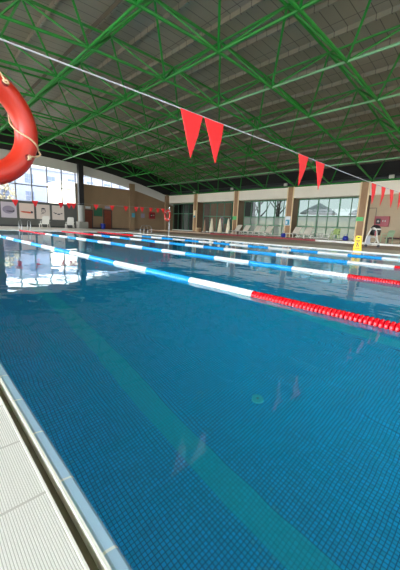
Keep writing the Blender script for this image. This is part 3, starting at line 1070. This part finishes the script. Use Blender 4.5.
def p2b(mb): blob(mb, .42, -.10, .10, .11, y=-.04)
def p3a(mb):
    mb.tube([(.02 + .18 * math.cos(a), -.03, .12 + .24 * math.sin(a)) for a in [2 * PI * k / 24 for k in range(24)]], .018, 6, closed=True)
    mb.tube([(-.22, -.03, -.22), (-.08, -.03, -.14), (.02, -.03, -.18)], .02, 6)
def p3b(mb):
    blob(mb, .02, .30, .18, .07, y=-.04); blob(mb, -.06, .14, .03, .02, y=-.04); blob(mb, .10, .14, .03, .02, y=-.04); blob(mb, .02, -.02, .07, .02, y=-.04)
def p4a(mb):
    blob(mb, -.25, -.08, .12, .05); blob(mb, .05, -.14, .16, .06); blob(mb, .32, -.06, .10, .05); blob(mb, -.4, -.0, .06, .03)
poster('lilac swimming poster at the left edge, under the tall window', 6.25, 7.50, m_poster_lv, (('lilac_shape', m_ink_lv, p1a), ('swimmer_mark', m_ink, p1b)))
poster('pink poster with an orange swimmer, under the tall window', 7.72, 8.98, m_poster_pk, (('orange_swimmer', m_ink_or, p2a), ('swimmer_head', m_ink, p2b)))
poster('pale poster with a face drawing, under the tall window', 9.18, 10.40, m_poster, (('face_outline', m_ink, p3a), ('face_marks', m_ink, p3b)))
poster('pale poster with small dark figures, nearest the black pillar', 10.62, 11.78, m_poster, (('figure_marks', m_ink, p4a),))

# ------------------------------------------------------------------ outside
og = MB()
og.box(-140, XE - .2, -90, 120, -.5, -.26)
og.box(XR + .2, 80, -90, 120, -.5, -.26)
og.box(XE - .2, XR + .2, -90, YN - .2, -.5, -.26)
og.box(XE - .2, XR + .2, YW + .2, 120, -.5, -.26)
struct(og.build('outdoor_ground', m_pave), 'pale paved ground outside the hall', 'ground')
def building(label, x0, x1, y0, y1, h, m, rows, cols, z0):
    t = thing('building', label, 'building', (x1, (y0 + y1) / 2, -.26), group='pale buildings outside the tall window')
    hw = (y1 - y0) / 2
    MB().box(x0 - x1, 0, -hw, hw, 0, h).build('walls', m, t)
    MB().box(x0 - x1 - .2, .25, -hw - .2, hw + .2, h, h + .35).build('parapet', m, t)
    for r in range(rows):
        for c in range(cols):
            y = -hw + (c + .5) * 2 * hw / cols
            z = z0 + r * 3.0
            w_ = MB().box(-.05, .05, y - .65, y + .65, z, z + 1.5).build('window', m_bwin, t)
            MB().box(.05, .09, y - .02, y + .02, z, z + 1.5).box(.05, .09, y - .65, y + .65, z + .72, z + .78).build('glazing_bar', m_bldg, w_)
building('white apartment block with rows of windows outside the tall window', -76, -62, 10.8, 44.0, 9.9, m_bldg, 3, 9, 1.4)
building('low cream building in front of the white block, at right outside the window', -56, -50, 17.5, 26.0, 6.6, m_bldg2, 1, 2, 2.0)
building('cream house at the left outside the tall window', -64, -56, 0.0, 10.5, 8.0, m_bldg2, 2, 3, 2.4)
def tree(label, x, y, h, r, leafy, group):
    t = thing('tree', label, 'tree', (x, y, -.26), random.random() * 6, group)
    pts = [(0, 0, 0), (.05, .02, h * .4), (-.03, .06, h * .75), (0, 0, h)]
    tr = MB(); tr.tube(catmull(pts, 4), [r * (1 - .7 * k / 12) for k in range(13)], 8)
    for k in range(7):
        a = k * 2.4; z = h * (.35 + .08 * k)
        tr.tube([(0, 0, z), (h * .14 * math.cos(a), h * .14 * math.sin(a), z + h * .16), (h * .2 * math.cos(a + .3), h * .2 * math.sin(a + .3), z + h * .32)], [r * .5, r * .3, r * .1], 6)
    tr.build('trunk', m_bark, t)
    if leafy:
        lf = MB()
        for k in range(int(leafy)):
            a, z, q = random.random() * 6.28, random.uniform(.45, 1.05) * h, random.random() ** .5
            rr = q * h * .28 * math.sin(PI * min(1, max(.08, (z / h - .35) / .75)))
            lf.ball((rr * math.cos(a), rr * math.sin(a), z), random.uniform(.10, .2), 6)
        lf.build('foliage', m_leaf, t)
tree('pale leafy tree outside the tall window at left', -47, 6.3, 6.0, .12, 150, 'trees outside the tall window')
tree('second pale leafy tree outside, beside the cream house', -46, 9.2, 5.2, .10, 130, 'trees outside the tall window')
for k, (x, y, r) in enumerate(((-26.0, 31.6, .16), (-24.6, 32.6, .13), (-22.9, 31.2, .2), (-21.6, 33.0, .14), (-20.4, 31.6, .17), (-27.6, 34.0, .2))):
    tree(['bare tree outside the lounger window, first from left', 'bare tree outside the lounger window, second from left', 'thick bare tree outside the lounger window, third from left',
          'bare tree outside the lounger window, fourth from left', 'bare tree outside the lounger window, nearest the column', 'thick bare tree farthest back outside the lounger window'][k],
         x, y, 6.5, r, 0, 'bare trees outside the lounger window')
# garden wall, white van-like shelter, open grey parasol beyond the right bay
struct(box('garden_wall', m_bldg2, (-40, 4, 40.0, 40.3, -.3, 2.1)), 'pale garden wall beyond the windows', 'wall')
gu = thing('open_parasol', 'large open grey parasol on the terrace outside the right window bay', 'parasol', (-15.0, 30.5, -.26))
MB().lathe([(1.9, 2.75), (1.9, 2.80), (1.2, 3.25), (.5, 3.62), (.04, 3.85)], seg=8).build('canopy', m_tent, gu)
MB().tube([(0, 0, 0), (0, 0, 3.8)], .04, 10).build('pole', m_dark, gu)
MB().lathe([(.35, 0), (.35, .1), (.08, .14)], seg=16).build('base', m_dark, gu)
gu2 = copy_tree(gu); gu2.location = (-10.6, 31.6, -.26); gu2['label'] = 'second open grey parasol outside, behind the tall column'
gu['group'] = gu2['group'] = 'open parasols on the terrace'

# dark annex behind the two left bays
an = MB()
an.box(-34.5, -34.3, YW + .2, 28.5, -.2, 4.6)
an.box(-34.5, -21.7, 28.4, 28.6, -.2, 4.6)
an.box(-21.9, -21.7, YW + .2, 28.4, -.2, 4.6)
an.box(-34.5, -21.7, YW + .2, 28.6, 4.4, 4.6)
struct(an.build('wall_annex', m_annex))

# ------------------------------------------------------------------ light
SKY_BASE, SKY_GLOW = 1.7, 7.0
wd = bpy.data.worlds.new('sky'); SC.world = wd
wd.use_nodes = True
bg = wd.node_tree.nodes['Background']
bg.inputs[0].default_value = (0.88, 0.94, 1.0, 1)
# hazy sky, brightest round the veiled sun on the near side of the hall
wn_ = wd.node_tree
tcw = wn_.nodes.new('ShaderNodeTexCoord')
dt = wn_.nodes.new('ShaderNodeVectorMath'); dt.operation = 'DOT_PRODUCT'
dt.inputs[1].default_value = Vector((.30, -.85, .36)).normalized()
wn_.links.new(tcw.outputs['Generated'], dt.inputs[0])
glow = M_(wn_, 'POWER', M_(wn_, 'MAXIMUM', dt.outputs['Value'], 0.0), 4.0)
wn_.links.new(M_(wn_, 'ADD', M_(wn_, 'MULTIPLY', glow, SKY_GLOW), SKY_BASE), bg.inputs[1])
sun = bpy.data.lights.new('sun', 'SUN'); sun.energy = 3.0; sun.angle = .02; sun.color = (1, .95, .86)
so = bpy.data.objects.new('sun', sun); COL.objects.link(so)
so.rotation_euler = Vector((.12, .75, -.55)).to_track_quat('-Z', 'Y').to_euler()
def portal(name, loc, direction, sx, sy):
    l = bpy.data.lights.new(name, 'AREA'); l.shape = 'RECTANGLE'; l.size = sx; l.size_y = sy
    l.cycles.is_portal = True
    o = bpy.data.objects.new(name, l); COL.objects.link(o)
    o.location = loc
    o.rotation_euler = Vector(direction).to_track_quat('-Z', 'Z').to_euler()
portal('window_portal_near', ((XE + XR) / 2, YN - .25, 2.8), (0, 1, 0), XR - XE, 5.0)
portal('roof_portal', ((SKX + XR) / 2, 8.5, 9.2), (0, 0, -1), XR - SKX + .6, 36)
portal('window_portal_right', (XR + .25, 8.5, 3.0), (-1, 0, 0), 35, 4.1)
portal('window_portal_left', (XE - .3, 12.2, 4.1), (1, 0, 0), 12.5, 3.6)
portal('window_portal_far', (-15, YW + .25, 1.9), (0, -1, 0), 13, 3.5)

# ------------------------------------------------------------------ camera
cam = bpy.data.cameras.new('camera')
co = bpy.data.objects.new('camera', cam); COL.objects.link(co)
cam.sensor_fit = 'HORIZONTAL'; cam.sensor_width = 36.0
cam.lens = 305.47 / 400 * 36.0
cam.clip_start = .02; cam.clip_end = 400
f_, P_, R_, W_ = 305.4657, 0.185135, 0.04351, 0.809353
c, s = math.cos(R_), math.sin(R_)
cy, sy = math.cos(W_), math.sin(W_)
yw = lambda v: Vector((cy * v[0] - sy * v[1], sy * v[0] + cy * v[1], v[2]))
r_ = yw((c, s * math.sin(P_), s * math.cos(P_)))
u_ = yw((-s, c * math.sin(P_), c * math.cos(P_)))
b_ = -yw((0, math.cos(P_), -math.sin(P_)))
co.matrix_world = Matrix(((r_.x, u_.x, b_.x, 0), (r_.y, u_.y, b_.y, 0), (r_.z, u_.z, b_.z, .68), (0, 0, 0, 1)))
cam.shift_y = -.5 / 400
SC.camera = co

SC.view_settings.view_transform = 'Standard'
SC.view_settings.look = 'None'
SC.view_settings.gamma = 1.0
SC.view_settings.use_curve_mapping = False
SC.view_settings.exposure = 1.45
cy_ = SC.cycles
cy_.use_denoising = True
cy_.max_bounces = 10
cy_.diffuse_bounces = 4
cy_.glossy_bounces = 5
cy_.transmission_bounces = 6
cy_.transparent_max_bounces = 16
cy_.caustics_refractive = True
cy_.caustics_reflective = False
cy_.sample_clamp_indirect = 8
